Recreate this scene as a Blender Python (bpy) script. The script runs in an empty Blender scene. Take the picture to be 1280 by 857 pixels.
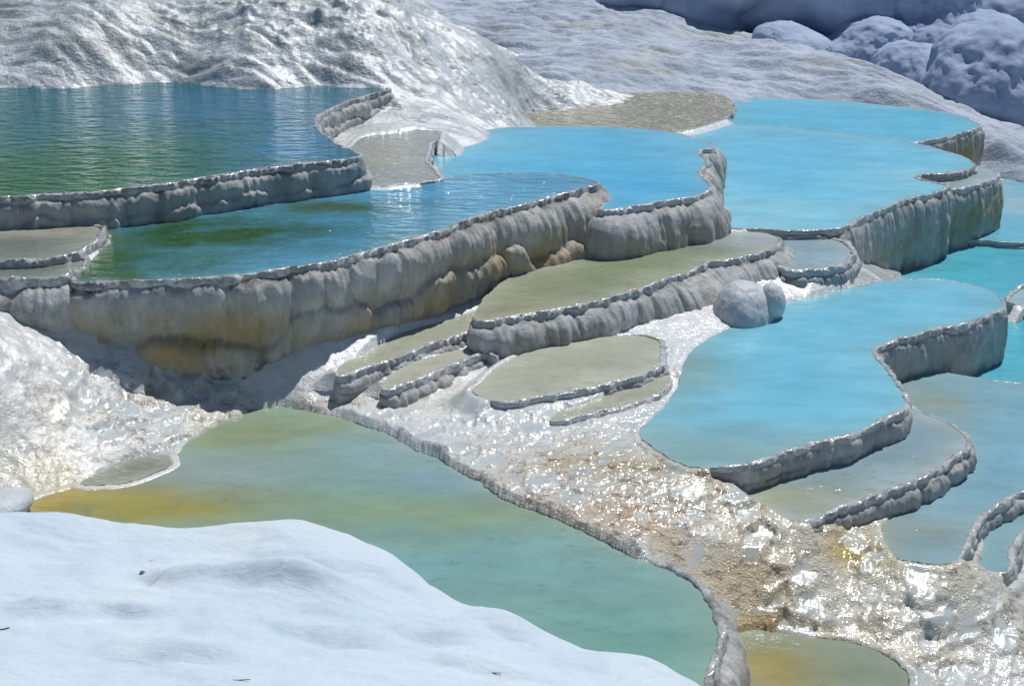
import bpy, math, random
import numpy as np

# ------------------------------------------------------------------ scene basics
S = bpy.context.scene
COL = S.collection
H = 5.0
PITCH = math.radians(21)
HFOV = math.radians(42)
PW, PH = 1280, 857
F = (PW / 2) / math.tan(HFOV / 2)
R = math.radians


def ray(x, y):
    u = (x - PW / 2) / F
    v = (PH / 2 - y) / F
    return np.array([u, math.cos(PITCH) + v * math.sin(PITCH), -math.sin(PITCH) + v * math.cos(PITCH)])


def at(x, y, z):
    """the point of the level z seen at a photograph pixel"""
    d = ray(x, y)
    return np.array([0, 0, H]) + (z - H) / d[2] * d


def atY(x, y, Y):
    d = ray(x, y)
    return np.array([0, 0, H]) + Y / d[1] * d


# ------------------------------------------------------------------ numpy noise
_rng = np.random.RandomState(11)
_P = _rng.permutation(256).astype(np.int64)
_P = np.concatenate([_P, _P, _P])
_G = _rng.normal(size=(256, 3))
_G /= np.linalg.norm(_G, axis=1)[:, None]


def perlin(x, y, z=0.0):
    x, y, z = np.broadcast_arrays(np.asarray(x, float), np.asarray(y, float), np.asarray(z, float))
    xi, yi, zi = np.floor(x).astype(np.int64), np.floor(y).astype(np.int64), np.floor(z).astype(np.int64)
    xf, yf, zf = x - xi, y - yi, z - zi
    u, v, w = [t * t * t * (t * (t * 6 - 15) + 10) for t in (xf, yf, zf)]

    def g(dx, dy, dz):
        h = _P[_P[_P[(xi + dx) & 255] + ((yi + dy) & 255)] + ((zi + dz) & 255)]
        q = _G[h]
        return q[..., 0] * (xf - dx) + q[..., 1] * (yf - dy) + q[..., 2] * (zf - dz)

    def lerp(a, b, t):
        return a + (b - a) * t
    return 1.6 * lerp(lerp(lerp(g(0, 0, 0), g(1, 0, 0), u), lerp(g(0, 1, 0), g(1, 1, 0), u), v),
                      lerp(lerp(g(0, 0, 1), g(1, 0, 1), u), lerp(g(0, 1, 1), g(1, 1, 1), u), v), w)


def fbm(x, y, z=0.0, octv=4, gain=.5):
    s, a, n = 0, 1, 0
    for k in range(octv):
        s = s + a * perlin(np.asarray(x) * 2 ** k + 17 * k, np.asarray(y) * 2 ** k + 9 * k, np.asarray(z) * 2 ** k)
        n += a
        a *= gain
    return s / n


def sm(a, b, x):
    t = np.clip((x - a) / (b - a), 0, 1)
    return t * t * (3 - 2 * t)


def rbf(ctrl):
    """thin plate surface z(x, y) through control points"""
    c = np.array(ctrl, float)
    n = len(c)

    def phi(r2):
        return np.where(r2 > 1e-12, .5 * r2 * np.log(np.maximum(r2, 1e-12)), 0)
    d2 = ((c[:, None, :2] - c[None, :, :2]) ** 2).sum(-1)
    A = np.zeros((n + 3, n + 3))
    A[:n, :n] = phi(d2) + np.eye(n) * .02
    A[:n, n] = 1
    A[:n, n + 1:] = c[:, :2]
    A[n:, :n] = A[:n, n:].T
    wts = np.linalg.solve(A, np.concatenate([c[:, 2], [0, 0, 0]]))

    def f(x, y):
        sh = x.shape
        x, y = x.ravel(), y.ravel()
        z = wts[n] + wts[n + 1] * x + wts[n + 2] * y
        for i in range(n):
            z = z + wts[i] * phi((x - c[i, 0]) ** 2 + (y - c[i, 1]) ** 2)
        return z.reshape(sh)
    return f


# ------------------------------------------------------------------ object helpers
def mesh_obj(name, V, Fq, mat, parent=None, smooth=True, attrs=None, link=True):
    me = bpy.data.meshes.new(name)
    V = np.asarray(V, float)
    Fq = np.asarray(Fq, np.int64)
    nf, k = Fq.shape
    me.vertices.add(len(V))
    me.vertices.foreach_set('co', V.ravel())
    me.loops.add(nf * k)
    me.loops.foreach_set('vertex_index', Fq.ravel().astype(np.int32))
    me.polygons.add(nf)
    me.polygons.foreach_set('loop_start', np.arange(0, nf * k, k, dtype=np.int32))
    if smooth:
        me.polygons.foreach_set('use_smooth', np.ones(nf, bool))
    for nm, arr in (attrs or {}).items():
        arr = np.asarray(arr, float)
        if arr.ndim == 1:
            a = me.attributes.new(nm, 'FLOAT', 'POINT')
            a.data.foreach_set('value', arr)
        else:
            a = me.attributes.new(nm, 'FLOAT_COLOR', 'POINT')
            a.data.foreach_set('color', np.concatenate([arr, np.ones((len(arr), 1))], 1).ravel())
    me.update(calc_edges=True)
    me.validate()
    o = bpy.data.objects.new(name, me)
    if mat:
        me.materials.append(mat)
    if link:
        COL.objects.link(o)
    if parent:
        o.parent = parent
    return o


def tag(o, label, cat, group=None):
    o['label'] = label
    o['category'] = cat
    if group:
        o['group'] = group
    return o


def structure(o, label, cat, kind='structure'):
    o['kind'] = kind
    o['label'] = label
    o['category'] = cat
    return o


def empty(name, loc=(0, 0, 0)):
    e = bpy.data.objects.new(name, None)
    e.empty_display_size = .2
    e.location = loc
    COL.objects.link(e)
    return e


def gridfaces(nr, nc, closed=False):
    i = np.arange(nr * nc).reshape(nr, nc)
    if closed:
        j = np.roll(i, -1, axis=0)
        return np.stack([i[:, :-1], j[:, :-1], j[:, 1:], i[:, 1:]], -1).reshape(-1, 4)
    return np.stack([i[:-1, :-1], i[:-1, 1:], i[1:, 1:], i[1:, :-1]], -1).reshape(-1, 4)


# ------------------------------------------------------------------ materials
class NT:
    def __init__(s, name):
        s.m = bpy.data.materials.new(name)
        s.m.use_nodes = True
        s.t = s.m.node_tree
        s.b = s.t.nodes['Principled BSDF']

    def n(s, typ, **kw):
        nd = s.t.nodes.new('ShaderNode' + typ)
        for k, v in kw.items():
            if k in nd.inputs and not hasattr(nd, k):
                nd.inputs[k].default_value = v
            else:
                setattr(nd, k, v)
        return nd

    def l(s, a, b):
        s.t.links.new(a, b)

    def coord(s, scale=(1, 1, 1), out='Object'):
        tc = s.n('TexCoord')
        mp = s.n('Mapping')
        mp.inputs['Scale'].default_value = scale
        s.l(tc.outputs[out], mp.inputs['Vector'])
        return mp.outputs['Vector']

    def noise(s, vec, scale, detail=5, rough=.55, dist=0.0):
        nd = s.n('TexNoise')
        nd.inputs['Scale'].default_value = scale
        nd.inputs['Detail'].default_value = detail
        nd.inputs['Roughness'].default_value = rough
        nd.inputs['Distortion'].default_value = dist
        s.l(vec, nd.inputs['Vector'])
        return nd.outputs['Fac']

    def ramp(s, fac, stops):
        r = s.n('ValToRGB')
        e = r.color_ramp.elements
        while len(e) < len(stops):
            e.new(.5)
        for el, (p, c) in zip(e, stops):
            el.position = p
            el.color = (c, c, c, 1) if isinstance(c, (int, float)) else (*c, 1)
        s.l(fac, r.inputs['Fac'])
        return r.outputs['Color']

    def mix(s, a, b, fac, mode='MIX'):
        m = s.n('Mix', data_type='RGBA', blend_type=mode)
        for sock, v in ((m.inputs[6], a), (m.inputs[7], b), (m.inputs[0], fac)):
            if hasattr(v, 'is_output'):
                s.l(v, sock)
            elif isinstance(v, (int, float)):
                sock.default_value = v
            else:
                sock.default_value = (*v, 1)
        return m.outputs[2]

    def math(s, op, a, b=0.0):
        m = s.n('Math', operation=op)
        for sock, v in ((m.inputs[0], a), (m.inputs[1], b)):
            if hasattr(v, 'is_output'):
                s.l(v, sock)
            else:
                sock.default_value = v
        return m.outputs[0]

    def bump(s, h, dist, strength=1.0, nrm=None):
        b = s.n('Bump')
        b.inputs['Distance'].default_value = dist
        b.inputs['Strength'].default_value = strength
        s.l(h, b.inputs['Height'])
        if nrm is not None:
            s.l(nrm, b.inputs['Normal'])
        return b.outputs['Normal']

    def attr(s, name, out='Color'):
        a = s.n('Attribute')
        a.attribute_name = name
        return a.outputs[out]

    def set(s, **kw):
        for k, v in kw.items():
            sock = s.b.inputs[k.replace('_', ' ')]
            if hasattr(v, 'is_output'):
                s.l(v, sock)
            elif isinstance(v, tuple) and len(v) == 3:
                sock.default_value = (*v, 1)
            else:
                sock.default_value = v
        return s.m


def mat_wall():
    t = NT('travertine_wall')
    v = t.coord()
    streak = t.noise(t.coord((5, 5, 1.2)), 1.4, 6, .65)
    big = t.noise(v, 1.3, 4)
    fine = t.noise(v, 22, 6, .65)
    c = t.ramp(streak, [(.28, (.34, .37, .385)), (.5, (.50, .53, .54)), (.72, (.68, .71, .715))])
    # ochre and rust coloured mineral stains on the wall (attribute: how stained)
    st = t.math('MULTIPLY', t.attr('stain', 'Fac'), t.ramp(big, [(.34, 0.25), (.6, 1.0)]))
    c = t.mix(c, (.45, .34, .16), st)
    alg_shade = t.math('MULTIPLY', t.attr('algae', 'Fac'), t.ramp(t.noise(v, 5, 5, .7), [(.42, 0.0), (.58, 1.0)]))  # algae tone, with contact shade at the wall foot painted in
    c = t.mix(c, (.055, .045, .022), alg_shade)
    c = t.mix(c, t.ramp(fine, [(.3, .6), (.7, 1.0)]), .55, 'MULTIPLY')
    nrm = t.bump(t.noise(v, 38, 6, .7), .012, .8)
    nrm = t.bump(t.noise(t.coord((8, 8, 2.6)), 2.2, 5, .65), .02, .7, nrm)
    return t.set(Base_Color=c, Roughness=.55, Specular_IOR_Level=.35, Normal=nrm)


def mat_rim():
    t = NT('travertine_rim')
    v = t.coord()
    c = t.ramp(t.noise(v, 10, 7, .72), [(.3, (.40, .41, .40)), (.48, (.60, .63, .63)), (.7, (.80, .83, .84))])
    alg_shade = t.math('MULTIPLY', t.attr('algae', 'Fac'), t.ramp(t.noise(v, 7, 5, .7), [(.42, 0.0), (.55, 1.0)]))
    c = t.mix(c, (.10, .065, .03), alg_shade)
    nrm = t.bump(t.noise(v, 45, 5, .7), .02, 1.0)
    rgh = t.ramp(t.noise(v, 20, 3), [(.35, .12), (.7, .42)])
    return t.set(Base_Color=c, Roughness=rgh, Specular_IOR_Level=.6, Normal=nrm, Coat_Weight=1.0, Coat_Roughness=.15, Coat_IOR=1.5, Coat_Normal=t.bump(t.noise(v, 30, 2, .5), .006, 1.0))


def mat_ground():
    t = NT('wet_travertine')
    v = t.coord()
    tint = t.attr('tint')
    tread = t.attr('tread', 'Fac')
    n1 = t.noise(v, 3.2, 6, .65)
    n2 = t.noise(v, 26, 5, .7)
    c = t.mix(tint, t.ramp(n1, [(.3, .80), (.6, 1.04)]), .7, 'MULTIPLY')
    c = t.mix(c, t.ramp(n2, [(.3, .78), (.62, 1.04)]), .5, 'MULTIPLY')
    # crusts of brown algae: thin ragged flecks
    fl = t.noise(t.coord((2.2, 4.5, 4)), 2.6, 8, .72, .4)
    flk = t.math('MULTIPLY', t.ramp(fl, [(.53, 0.0), (.60, 1.0)]), t.attr('fleck', 'Fac'))
    c = t.mix(c, (.13, .065, .022), flk)
    och = t.math('MULTIPLY', t.ramp(t.noise(v, 1.9, 6, .7), [(.45, 0.0), (.62, 1.0)]), t.attr('fleck', 'Fac'))
    c = t.mix(c, (.56, .40, .16), t.math('MULTIPLY', och, .32))
    c = t.mix(c, t.ramp(n1, [(.35, (.34, .41, .43)), (.6, (.50, .56, .57))]), t.math('MULTIPLY', tread, .6))
    bump = t.attr('rough', 'Fac')
    bs = t.n('Bump')
    bs.inputs['Distance'].default_value = .022
    t.l(bump, bs.inputs['Strength'])
    t.l(t.noise(v, 19, 5, .62), bs.inputs['Height'])
    b2 = t.n('Bump')
    b2.inputs['Distance'].default_value = .012
    t.l(bump, b2.inputs['Strength'])
    t.l(t.noise(t.coord((1, 1.6, 1)), 52, 3, .6), b2.inputs['Height'])
    t.l(bs.outputs['Normal'], b2.inputs['Normal'])
    rg = t.ramp(t.noise(v, 7, 4), [(.35, .10), (.7, .34)])
    cn = t.bump(t.noise(t.coord((1, 2.0, 1.4)), 15, 2, .55), .014, 1.0, t.bump(t.noise(v, 5, 2, .5), .02, .6))
    return t.set(Base_Color=c, Roughness=rg, Specular_IOR_Level=.6, Normal=b2.outputs['Normal'], Coat_Weight=t.attr('wet', 'Fac'), Coat_Roughness=.14, Coat_IOR=1.5, Coat_Normal=cn)


def mat_hill(name, lo, hi, rough, spec, bscale, bdist, fleck=0.0, stretch=(1, 1, 1), wet=False):
    t = NT(name)
    v = t.coord(stretch)
    w = t.coord()
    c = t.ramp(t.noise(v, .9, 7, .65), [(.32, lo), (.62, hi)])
    c = t.mix(c, t.ramp(t.noise(w, 12, 6, .7), [(.3, .84), (.65, 1.03)]), .5, 'MULTIPLY')
    if fleck:
        fl = t.ramp(t.noise(v, 2.1, 8, .72), [(.60, 0.0), (.68, fleck)])
        c = t.mix(c, (.09, .075, .045), fl)
    if wet:
        tc = t.n('TexCoord')
        mp = t.n('Mapping')
        mp.inputs['Rotation'].default_value = (0, .35, -.5)
        mp.inputs['Scale'].default_value = (.45, 2.6, 2.6)
        t.l(tc.outputs['Object'], mp.inputs['Vector'])
        stk = t.noise(mp.outputs['Vector'], 1.5, 8, .68)
        c = t.mix(c, (.30, .34, .31), t.ramp(stk, [(.46, 0.0), (.62, .75)]))
        c = t.mix(c, (.07, .065, .04), t.ramp(t.noise(mp.outputs['Vector'], 2.3, 9, .75), [(.60, 0.0), (.66, .85)]))
    if name == 'dry_hillside':
        c = t.mix(c, (.50, .49, .40), t.ramp(t.noise(t.coord((.5, .8, .8)), .9, 7, .66), [(.52, 0.0), (.68, .7)]))
    nrm = t.bump(t.noise(v, bscale, 6, .65), bdist, .9)
    nrm = t.bump(t.noise(w, bscale * 4, 4, .65), bdist * .35, .8, nrm)
    if wet:
        t.set(Coat_Weight=.42, Coat_Roughness=.20, Coat_IOR=1.5, Coat_Normal=t.bump(t.noise(t.coord((1, 1.5, 1.2)), 15, 3, .6), .016, 1.0))
    return t.set(Base_Color=c, Roughness=rough, Specular_IOR_Level=spec, Normal=nrm)


def mat_mound():
    t = NT('dry_travertine')
    v = t.coord()
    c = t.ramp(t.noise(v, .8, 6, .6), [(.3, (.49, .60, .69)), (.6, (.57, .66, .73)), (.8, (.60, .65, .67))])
    c = t.mix(c, t.ramp(t.noise(v, 30, 6, .7), [(.3, .86), (.6, 1.0)]), .7, 'MULTIPLY')
    sp = t.ramp(t.noise(v, 16, 2, .5), [(.76, 0.0), (.80, .55)])
    c = t.mix(c, (.25, .20, .15), sp)
    nrm = t.bump(t.noise(t.coord((1.2, 3.0, 1)), 8, 8, .62, .4), .014, .7)
    nrm = t.bump(t.noise(v, 60, 5, .7), .004, .7, nrm)
    return t.set(Base_Color=c, Roughness=.75, Specular_IOR_Level=.25, Normal=nrm)


def mat_water(name, scale, dist, stretch=(1, 2.4, 1), rough=.04, fleck=None, spark=False):
    t = NT(name)
    v = t.coord(stretch)
    w = t.coord()
    c = t.attr('tint')
    c = t.mix(c, t.ramp(t.noise(t.coord((1, 2.2, 1)), 1.1, 8, .68, .3), [(.3, .74), (.68, 1.12)]), .8, 'MULTIPLY')
    if fleck:
        fl = t.ramp(t.noise(t.coord((2.6, 5.0, 1)), 2.2, 9, .74, .6), [(.55, 0.0), (.66, .6)])
        fl = t.math('MULTIPLY', fl, t.ramp(t.noise(w, .9, 4), [(.42, .05), (.6, 1.0)]))
        c = t.mix(c, fleck, fl)
    nrm = t.bump(t.noise(v, scale, 3, .55, .3), dist, 1.0)
    return t.set(Base_Color=c, Roughness=rough, IOR=1.333, Specular_IOR_Level=.5, Normal=nrm)


M = dict(wall=mat_wall(), rim=mat_rim(), ground=mat_ground(), mound=mat_mound(),
         hill_wet=mat_hill('wet_hillside', (.46, .51, .54), (.76, .81, .84), .22, .6, 5.0, .05, .8, (1, 1.3, 1.3), True),
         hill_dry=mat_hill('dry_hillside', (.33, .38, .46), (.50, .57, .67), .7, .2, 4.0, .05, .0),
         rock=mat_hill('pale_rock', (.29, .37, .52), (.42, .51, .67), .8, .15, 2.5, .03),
         boulder=mat_hill('grey_travertine', (.44, .48, .51), (.60, .64, .67), .5, .4, 14.0, .008),
         milk=mat_water('milky_water', 5.0, .009),
         ripple=mat_water('rippled_water', 3.6, .075, (1, 2.1, 1), .06),
         clear=mat_water('shallow_water', 5.0, .006, fleck=(.10, .20, .19)),
         lively=mat_water('stirred_water', 7.0, .014, (1, 1.8, 1), .09),
         trickle=mat_water('trickling_water', 8.0, .045, (1, 1.6, 1), .14),
         film=mat_water('thin_water', 9.0, .015, (1, 1.6, 1), .07, fleck=(.17, .15, .08)),
         spark=mat_water('running_water', 4.0, .16, (1, 1.8, 1), .2))


def plain(name, col, rough=.7):
    t = NT(name)
    v = t.coord()
    c = t.mix(col, t.ramp(t.noise(v, 60, 4), [(.3, .5), (.7, 1.2)]), .7, 'MULTIPLY')
    return t.set(Base_Color=c, Roughness=rough)


M['twig'] = plain('dead_wood', (.17, .11, .07))
M['leaf'] = plain('dead_leaf', (.14, .06, .04))


# ------------------------------------------------------------------ pools: traced rims
# every rim point: pixel x, pixel y, visible outer drop (0 = shore), rim or bank height, flare of the wall foot
def seg(drop, rim, pts, flare=0.0):
    return [(x, y, drop, rim, flare) for x, y in pts]


POOLS = {}


def pool(key, z, pts, **kw):
    POOLS[key] = dict(z=z, pts=pts, **kw)


pool('A', 1.64, seg(.38, .03, [(-330, 262), (-200, 258), (-90, 253), (0, 247), (60, 244), (110, 241), (160, 236), (230, 227), (290, 217), (340, 210), (400, 203), (435, 199)])
     + seg(.34, .02, [(450, 196), (443, 190), (426, 183), (408, 171), (396, 160), (394, 151), (405, 141), (430, 129), (460, 119)]) + seg(.25, .02, [(487, 112)])
     + seg(0, .03, [(470, 107), (400, 105), (240, 102), (100, 105), (0, 108), (-150, 112), (-330, 120)]),
     col=(.018, .14, .17), mat='ripple', tiers=2,
     paint=[(120, 200, 2.6, 1.5, (.012, .12, .045), 1.0), (10, 235, 2.8, 1.2, (.012, .115, .032), 1.0), (60, 150, 2.4, 1.3, (.012, .13, .13), .9), (390, 180, .9, 1.6, (.035, .20, .38), .9), (300, 130, 1.6, 1.2, (.03, .17, .32), .8)])  # greens put the reflection of trees into the water colour
pool('B', 1.28, seg(.9, .03, [(98, 353), (150, 353), (220, 350), (300, 344), (380, 333), (440, 320), (500, 303), (560, 285)], -.10) + seg(.85, .03, [(585, 275)], .02)
     + seg(.75, .03, [(600, 270), (650, 257)], .12) + seg(.75, .03, [(700, 243)], .25) + seg(.75, .03, [(735, 234)], .42) + seg(.7, .02, [(749, 230)], .4)
     + seg(.2, .004, [(735, 224), (700, 218), (640, 216), (590, 218), (555, 222)])
     + seg(0, .01, [(505, 228), (470, 232)]) + seg(0, 0, [(440, 233), (340, 246), (200, 263), (126, 283)])
     + seg(0, .03, [(131, 295), (115, 325)]),
     col=(.10, .35, .54), mat='ripple', tiers=2,
     paint=[(140, 330, 1.1, .8, (.045, .12, .035), 1.0), (230, 290, 2.0, .75, (.035, .10, .03), 1.0), (410, 258, .8, .3, (.06, .11, .03), .9)])  # greens paint the reflected wall into the water colour
pool('S', 1.34, seg(.05, .06, [(-260, 322), (-120, 326), (0, 329), (60, 325), (97, 318)]) + seg(.08, .07, [(112, 309), (128, 296), (126, 284)])
     + seg(0, .03, [(90, 279), (40, 282), (0, 286), (-120, 292), (-260, 290)]), col=(.15, .18, .16), mat='film', tiers=1, paint=[(40, 288, .8, .25, (.36, .34, .27), .9)])
pool('S2', 1.29, seg(.5, .09, [(-260, 347), (-120, 351), (0, 354), (50, 352), (84, 348)]) + seg(.08, .07, [(101, 338), (105, 326)]) + seg(0, 0, [(94, 314), (60, 321), (0, 325), (-120, 322), (-260, 318)]),
     col=(.13, .17, .15), mat='film', tiers=1)
pool('C', 1.12, seg(.5, .03, [(748, 263), (770, 262), (800, 257), (840, 250), (872, 244), (888, 236)], .12) + seg(.6, .03, [(884, 226), (875, 215), (883, 206), (879, 196), (872, 190), (893, 184)], .05)
     + seg(.3, .004, [(882, 176), (862, 170), (800, 161), (700, 158), (620, 161), (590, 166)])
     + seg(.05, .05, [(562, 175), (543, 181), (539, 200), (547, 212)]) + seg(.05, .02, [(556, 222)])
     + seg(0, 0, [(640, 231), (720, 240), (754, 256)]),
     col=(.10, .47, .70), mat='milk', tiers=1, paint=[(820, 235, .9, .7, (.07, .42, .72), .7), (610, 180, .9, 1.0, (.19, .52, .66), .8), (860, 180, .8, .9, (.16, .51, .70), .7)])
pool('D', 1.30, seg(0, .0, [(440, 182)]) + seg(0, .03, [(462, 170), (490, 167), (525, 162), (546, 165)]) + seg(0, .02, [(548, 172)])
     + seg(.1, .02, [(540, 180), (535, 200), (543, 214), (553, 224)]) + seg(.05, .02, [(510, 230), (474, 233)]) + seg(0, 0, [(455, 205)]),
     col=(.27, .32, .34), mat='trickle', tiers=1, paint=[(480, 195, .5, 1.0, (.36, .36, .28), .8)])
pool('E', .60, seg(.15, .01, [(905, 284), (960, 287), (1020, 288)]) + seg(.85, .03, [(1042, 286), (1080, 271), (1130, 251), (1165, 242), (1180, 236)], .06) + seg(.2, .03, [(1185, 232)])
     + seg(.12, .03, [(1172, 229), (1146, 223), (1150, 219), (1180, 217), (1205, 213)]) + seg(.12, .02, [(1217, 208)])
     + seg(.2, .004, [(1212, 200), (1180, 188), (1140, 178), (1090, 171), (1030, 165), (990, 160), (950, 157), (900, 157), (872, 160)])
     + seg(0, 0, [(880, 190), (884, 240), (884, 272)]),
     col=(.17, .54, .72), mat='milk', tiers=1, paint=[(950, 265, 1.3, .9, (.27, .60, .70), .8), (1000, 200, 1.8, 1.5, (.13, .52, .76), .7), (1130, 225, .9, 1.2, (.25, .60, .73), .6)])
pool('F', .50, seg(.75, .03, [(1183, 237), (1205, 234), (1235, 227)], .05) + seg(.7, .03, [(1247, 220)], .05) + seg(.3, .02, [(1240, 213)]) + seg(.2, .01, [(1225, 208)])
     + seg(0, 0, [(1200, 213), (1155, 219), (1150, 224), (1172, 231)]), col=(.28, .40, .45), mat='film', tiers=1)
pool('G', .58, seg(.1, .02, [(1138, 179)]) + seg(.5, .03, [(1165, 175), (1192, 169), (1216, 162)]) + seg(.5, .02, [(1225, 157)])
     + seg(.3, .01, [(1214, 150)]) + seg(0, .01, [(1185, 141), (1140, 135), (1100, 131), (1050, 126), (1000, 124), (940, 123), (895, 125)])
     + seg(0, .01, [(915, 138), (895, 150), (870, 160)]) + seg(0, 0, [(950, 163), (1030, 171), (1090, 177)]),
     col=(.12, .52, .72), mat='milk', tiers=1)
pool('H', .66, seg(0, .01, [(560, 170), (600, 150), (640, 132), (690, 118), (800, 116), (900, 118)]) + seg(.05, .01, [(918, 130), (908, 147), (868, 160)])
     + seg(0, 0, [(800, 172), (700, 172), (600, 172)]), col=(.30, .30, .23), mat='spark', tiers=1)
pool('I', .28, seg(.13, .03, [(905, 584), (960, 571), (1020, 555), (1070, 538)]) + seg(.2, .03, [(1110, 521)]) + seg(.3, .03, [(1130, 508), (1130, 495), (1115, 470)])
     + seg(.5, .03, [(1099, 448), (1094, 437), (1110, 428), (1150, 417), (1200, 406), (1238, 393)]) + seg(.5, .03, [(1257, 382)])
     + seg(.4, .006, [(1248, 370), (1225, 358), (1170, 349), (1110, 351)])
     + seg(0, .03, [(1060, 360), (1000, 375), (950, 393), (900, 415), (862, 440), (848, 480)]) + seg(0, .01, [(820, 520), (800, 545), (830, 570), (870, 584)]),
     col=(.17, .51, .67), mat='milk', tiers=1,
     paint=[(850, 460, .5, .9, (.20, .36, .36), .8), (860, 560, .9, .5, (.24, .40, .40), .9), (990, 555, 1.2, .3, (.20, .38, .42), .7)])
pool('J', .64, seg(.3, .03, [(600, 402), (618, 400)]) + seg(.35, .03, [(650, 395), (700, 386), (760, 374), (800, 361)], .05) + seg(.45, .03, [(832, 350)], .2)
     + seg(.48, .03, [(865, 338), (885, 329)], .42) + seg(.45, .03, [(910, 325), (945, 318)], .2) + seg(.45, .03, [(972, 307)], .25) + seg(.3, .03, [(976, 299)], .15)
     + seg(0, .02, [(960, 292), (905, 289)]) + seg(0, 0, [(880, 285), (770, 312), (700, 326), (640, 345), (606, 372), (596, 388)]),
     col=(.24, .28, .17), mat='film', tiers=1, paint=[(930, 298, .7, .5, (.30, .36, .38), 1.0), (620, 392, .6, .3, (.22, .20, .10), .8)])
pool('L1', .42, seg(.13, .04, [(425, 471), (460, 459), (500, 446), (530, 433), (560, 424), (590, 414), (610, 410)]) + seg(0, 0, [(610, 385), (560, 398), (520, 410), (460, 438), (425, 458)]),
     col=(.32, .34, .25), mat='film', tiers=1)
pool('L2', .36, seg(.16, .04, [(478, 487), (520, 474), (560, 460), (590, 447), (612, 441)]) + seg(.1, .03, [(622, 446)]) + seg(0, 0, [(610, 432), (560, 440), (520, 452), (480, 474)]),
     col=(.38, .38, .30), mat='film', tiers=1)
pool('M', .35, seg(.08, .03, [(628, 503), (680, 495), (740, 484), (790, 472)]) + seg(.12, .03, [(822, 458), (829, 440)]) + seg(.1, .03, [(824, 425), (806, 420)])
     + seg(0, 0, [(770, 420), (700, 432), (650, 444)]) + seg(0, .01, [(610, 470), (592, 492)]),
     col=(.38, .40, .31), mat='film', tiers=1)
pool('M2', .27, seg(.06, .03, [(690, 525), (735, 518), (790, 503), (826, 490), (836, 470)]) + seg(0, 0, [(826, 465), (780, 485), (735, 503), (690, 517)]), col=(.30, .32, .24), mat='film', tiers=1)
pool('N', .05, seg(.05, .03, [(1005, 652)]) + seg(.13, .03, [(1040, 637), (1090, 621)]) + seg(.2, .03, [(1150, 598), (1190, 573), (1208, 557)]) + seg(.18, .02, [(1205, 545), (1185, 530)])
     + seg(.12, .01, [(1150, 514)]) + seg(0, 0, [(1132, 508), (1100, 528), (1060, 548), (960, 580)]) + seg(0, .01, [(925, 604), (950, 632)]),
     col=(.20, .32, .38), mat='film', tiers=1, paint=[(960, 620, .7, .5, (.30, .33, .22), .9)])
pool('O', -.15, seg(.1, .03, [(1203, 690), (1212, 662)]) + seg(.15, .03, [(1238, 638), (1280, 612), (1340, 588), (1430, 560)])
     + seg(.1, .01, [(1440, 480), (1330, 480)]) + seg(.15, .005, [(1270, 478), (1225, 473)]) + seg(0, 0, [(1200, 468), (1150, 462), (1110, 480), (1130, 510), (1190, 545), (1195, 590)])
     + seg(0, .01, [(1135, 630), (1105, 655), (1130, 700), (1175, 705)]),
     col=(.20, .40, .50), mat='lively', tiers=1, paint=[(1140, 500, .6, .6, (.28, .32, .25), .8), (1140, 670, .5, .5, (.26, .30, .27), .9)])
pool('O2', -.30, seg(.08, .04, [(1255, 716)]) + seg(.14, .04, [(1264, 688), (1282, 663), (1350, 640)]) + seg(0, 0, [(1350, 600), (1280, 622), (1248, 648), (1225, 686)]) + seg(0, .01, [(1235, 712)]),
     col=(.20, .38, .45), mat='lively', tiers=1)
pool('Q', -.30, seg(0, 0, [(1125, 345), (1190, 285), (1236, 232)]) + seg(0, .01, [(1260, 216), (1330, 214), (1560, 225), (1650, 420), (1450, 500), (1280, 492), (1228, 481)]) + seg(0, 0, [(1165, 478), (1125, 420)]),
     col=(.09, .43, .54), mat='lively', tiers=1, paint=[(1270, 260, 1.6, 1.5, (.12, .42, .60), .8)])
pool('Q1', -.22, seg(.06, .008, [(1165, 309), (1185, 303), (1215, 300), (1260, 303), (1320, 302), (1420, 308)]) + seg(0, .01, [(1500, 290), (1420, 232), (1330, 222), (1265, 222)]) + seg(0, 0, [(1240, 240), (1190, 290)]),
     col=(.13, .45, .60), mat='lively', tiers=1, paint=[(1262, 250, .5, 1.2, (.36, .52, .58), .8)])
pool('T', -.16, seg(.12, .05, [(1262, 377), (1268, 365), (1284, 357), (1340, 350)]) + seg(0, 0, [(1400, 372), (1340, 392), (1285, 384)]), col=(.20, .42, .50), mat='film', tiers=1)
pool('R', .50, seg(.15, .06, [(988, 339), (1022, 338), (1056, 331), (1068, 317)]) + seg(.1, .05, [(1050, 301), (1005, 293), (955, 293)]) + seg(.05, .03, [(965, 310), (974, 330)]),
     col=(.24, .38, .46), mat='film', tiers=1)
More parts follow.
